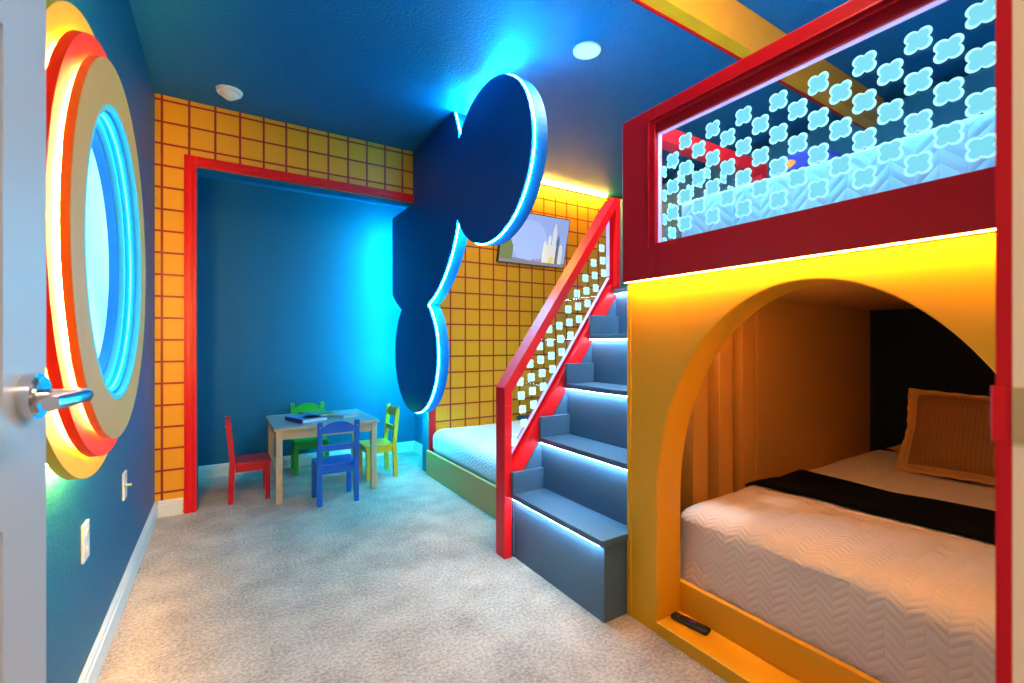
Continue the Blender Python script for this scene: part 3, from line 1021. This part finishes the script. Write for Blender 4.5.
# top rail from newel top to apex
a0 = (1.232, .858); a1 = (2.062, 1.985)
bm = NB()
prism(bm, [(1.243, .80), (1.243, .895), (2.035, 2.018), (2.078, 2.018), (2.078, 1.955), (2.045, 1.955), (1.288, .868), (1.288, .80)], 'y', RY0, RY0 + RW)
obj('top_rail', bm, M_REDRAIL, ra)
bm = NB()
prism(bm, [(1.288, .352), (1.288, .480), (2.005, 1.480), (2.078, 1.480), (2.078, 1.395), (2.030, 1.395)], 'y', RY0, RY0 + RW)
br_ = obj('bottom_rail', bm, M_REDRAIL, ra)
obj('end_post', B(2.045, 2.078, RY0, RY0 + RW, 1.48, 1.96, .001), M_REDRAIL, ra)
bm = NB()
prism(bm, [(2.020, 1.49), (2.046, 1.49), (2.046, 1.955), (2.020, 1.915)], 'y', RY0 + .030, RY0 + .060)
prism(bm, [(1.288, .470), (1.288, .505), (2.02, 1.525), (2.02, 1.490)], 'y', RY0 + .032, RY0 + .060)
obj('inner_bead', bm, M_RED, ra)
gpl = [(1.288, .478), (2.046, 1.53), (2.046, 1.955), (1.288, .872)]
bm = NB(); prism(bm, gpl, 'y', RY0 + .040, RY0 + .048)


def inpoly(x, z):
    for i in range(4):
        x1, z1 = gpl[i]; x2, z2 = gpl[(i + 1) % 4]
        d = ((x2 - x1) * (z - z1) - (z2 - z1) * (x - x1)) / math.hypot(x2 - x1, z2 - z1)
        if d < .030: return False
    return True


for i in range(-14, 20):
    for j in range(-24, 30):
        x = 1.887 + .0735 * i + .0082 * j; z = 1.687 + .0205 * i - .0755 * j
        if inpoly(x, z) and z < 1.90 and x < 2.03:
            mark(bm, x, z, .0265, 'y', RY0 + .0398)
obj('glass_panel', bm, None, ra, mats=[M_GLASS, M_ETCH2, M_ETCH2])
bm = NB()
prism(bm, [(1.290, .507), (1.290, .513), (2.018, 1.533), (2.018, 1.527)], 'y', RY0 + .034, RY0 + .054)
prism(bm, [(2.012, 1.54), (2.020, 1.54), (2.020, 1.905), (2.012, 1.895)], 'y', RY0 + .034, RY0 + .054)
obj('edge_light', bm, E_EDGE, ra)

# ------------------------------------------------------------------ daybed behind the stairs
db = thing('daybed', (1.49, 3.0, 0), 'low yellow-green built-in daybed below the yellow grid wall', 'bed')
obj('side_board', B(1.475, 1.50, 2.095, 3.736, 0, .205, .002), paint('olive_gold_paint', (.48, .32, .09), .45), db)
obj('bed_base', B(1.50, 3.595, 2.095, 3.736, 0, .16), M_WHITE, db)
bm = NB(); rounded(bm, 1.508, 3.59, 2.10, 3.736, .16, .388, .085, 40, .006, 9, 4)
tag(obj('bedspread', bm, quilt_mat('lattice_quilt', (.74, .80, .86), 'Y', 'XZ', 22, 34, 1.2, .9), smooth=True), 'white quilted bedspread on the daybed behind the stairs', 'bedspread')
bm = NB(); rounded(bm, 2.36, 3.0, 3.16, 3.70, .390, .432, .022, 16, .004, 4, 6)
tag(obj('throw_blanket', bm, paint('navy_throw', (.01, .06, .13), .9), smooth=True), 'dark blue folded throw on the daybed by the grid wall', 'throw blanket')

# ------------------------------------------------------------------ children's table, chairs, books
wood = paint('pale_birch', (.80, .46, .24), .45, .05, 30, .08, 14)
TBX0, TBX1, TBY0, TBY1, TBZ = .300, 1.025, 3.575, 4.265, .530
tb = thing('play_table', ((TBX0 + TBX1) / 2, (TBY0 + TBY1) / 2, 0), 'small pale wooden table with a grey-topped surface among four coloured chairs', 'table')
obj('tabletop', B(TBX0, TBX1, TBY0, TBY1, TBZ - .018, TBZ, .004), paint('tabletop_laminate', (.42, .44, .42), .3), tb)
obj('edge_band', (lambda b: ringprism(b, [(TBX0 - .002, TBY0 - .002), (TBX1 + .002, TBY0 - .002), (TBX1 + .002, TBY1 + .002), (TBX0 - .002, TBY1 + .002)],
    [(TBX0 + .003, TBY0 + .003), (TBX1 - .003, TBY0 + .003), (TBX1 - .003, TBY1 - .003), (TBX0 + .003, TBY1 - .003)], 'z', TBZ - .019, TBZ - .001))(NB()), wood, tb)
LG = .042
for x in (TBX0 + .012, TBX1 - .012 - LG):
    for y in (TBY0 + .012, TBY1 - .012 - LG):
        obj('leg', B(x, x + LG, y, y + LG, 0, TBZ - .018, .003), wood, tb)
ap = NB()
box(ap, TBX0 + .054, TBX1 - .054, TBY0 + .020, TBY0 + .036, TBZ - .085, TBZ - .018)
box(ap, TBX0 + .054, TBX1 - .054, TBY1 - .036, TBY1 - .020, TBZ - .085, TBZ - .018)
box(ap, TBX0 + .020, TBX0 + .036, TBY0 + .054, TBY1 - .054, TBZ - .085, TBZ - .018)
box(ap, TBX1 - .036, TBX1 - .020, TBY0 + .054, TBY1 - .054, TBZ - .085, TBZ - .018)
obj('apron', ap, wood, tb)


def chair(col, mname, loc, rz, label):
    """local: faces +y; origin on the floor at the centre"""
    m = paint(mname, col, .35)
    t = thing('childs_chair', loc, label, 'chair', 'childrens chairs around the small table', rz)

    def o(nm, bm):
        k = obj(nm, bm, m); k.parent = t
        return k
    W, D, L = .139, .125, .032
    for s in (-1, 1):
        xa, xb = (W - L, W) if s > 0 else (-W, -W + L)
        o('leg', B(xa, xb, D - L, D, 0, .262, .003))
        # rear post: leg and back upright in one, slightly raked
        bm = NB()
        prism(bm, [(-D - .012, 0), (-D - .012 + L, 0), (-D + L, .28), (-D - .028 + L, .578), (-D - .028, .583), (-D - .0, .28)], 'x', xa, xb)
        o('leg', bm)
    o('seat', B(-W + .002, W - .002, -D + L - .012, D + .008, .262, .280, .004))
    ap = NB()
    box(ap, -W + L, W - L, D - .026, D - .010, .215, .262)
    box(ap, -W + .008, -W + .022, -D + L, D - L, .215, .262)
    box(ap, W - .022, W - .008, -D + L, D - L, .215, .262)
    box(ap, -W + L, W - L, -D + .006, -D + .022, .215, .262)
    o('apron', ap)
    # crest rail with arched top
    n = 16
    pts = [(-W + L, .500)] + [(W - L, .500)] + [((W - L) * math.cos(PI * k / n), .537 + .043 * math.sin(PI * k / n) ** 1.7) for k in range(n + 1)]
    bm = NB(); prism(bm, pts, 'y', -D - .016, -D + .002)
    o('crest_rail', bm)
    o('back_rail', B(-W + L, W - L, -D - .004, -D + .012, .375, .418, .002))
    for x in (-W + L / 2, W - L / 2):
        sc_ = NB(); cyl(sc_, Vector((x, -D - .0265, .545)), .004, 'y', .003, 12)
        k = obj('screw', sc_, paint('screw_steel', (.6, .65, .7), .3, metal=1)); k.parent = t
    return t


chair((.008, .13, .58), 'chair_blue', (.686, 3.505, 0), 0, 'blue wooden child chair at the near side of the small table')
chair((.72, .006, .012), 'chair_red', (.166, 3.895, 0), -PI / 2, 'red wooden child chair left of the small table')
chair((.03, .36, .02), 'chair_green', (.650, 4.385, 0), PI, 'green wooden child chair behind the small table against the blue wall')
chair((.95, .45, .015), 'chair_yellow', (1.112, 3.935, 0), PI / 2, 'yellow-green wooden child chair right of the small table')


def book(name, cx, cy, rz, w_, d_, h_, cover, label, spine='x-', tilt=0, z=TBZ, art=None):
    t = thing(name, (cx, cy, z), label, 'book', 'picture books on the small table', rz)
    bm = NB()
    box(bm, -w_ / 2, w_ / 2, -d_ / 2, d_ / 2, .0005, .003)
    box(bm, -w_ / 2, w_ / 2, -d_ / 2, d_ / 2, h_ - .003, h_)
    box(bm, -w_ / 2 - .001, -w_ / 2 + .003, -d_ / 2, d_ / 2, .0005, h_)
    k = obj('cover', bm, cover); k.parent = t
    bm = NB(); box(bm, -w_ / 2 + .003, w_ / 2 - .004, -d_ / 2 + .004, d_ / 2 - .004, .003, h_ - .003)
    k = obj('pages', bm, paint('paper', (.82, .82, .80), .8)); k.parent = t
    if art:
        for nm, (x0, x1, y0, y1), cm in art:
            bm = NB(); box(bm, x0, x1, y0, y1, h_, h_ + .0006)
            k = obj(nm, bm, cm); k.parent = t
    return t


sky = paint('book_sky', (.12, .42, .80), .35); grn = paint('book_green', (.10, .32, .08), .35); org = paint('book_orange', (.8, .2, .05), .4)
book('picture_book', .544, 3.844, math.radians(20), .200, .265, .030, paint('book_purple', (.08, .03, .28), .35),
     'large picture book with a purple spine and light blue cover on the small table', art=[('cover_picture', (-.096, .098, -.128, .128), sky), ('cover_picture', (-.05, .08, -.10, .02), paint('book_pale', (.6, .75, .85), .4)), ('cover_picture_detail', (.03, .07, .04, .10), grn)])
book('picture_book', .665, 4.11, math.radians(15), .20, .26, .018, grn,
     'green-covered picture book behind the large purple-spined one', art=[('cover_picture', (-.06, .06, -.08, .08), paint('book_olive', (.35, .40, .12), .4))])
book('picture_book', .838, 3.905, math.radians(22), .13, .19, .020, paint('book_white', (.8, .8, .8), .4),
     'small white book right of the green picture book', art=[('cover_picture', (-.045, .045, -.07, .07), paint('book_lilac', (.6, .65, .8), .4))])
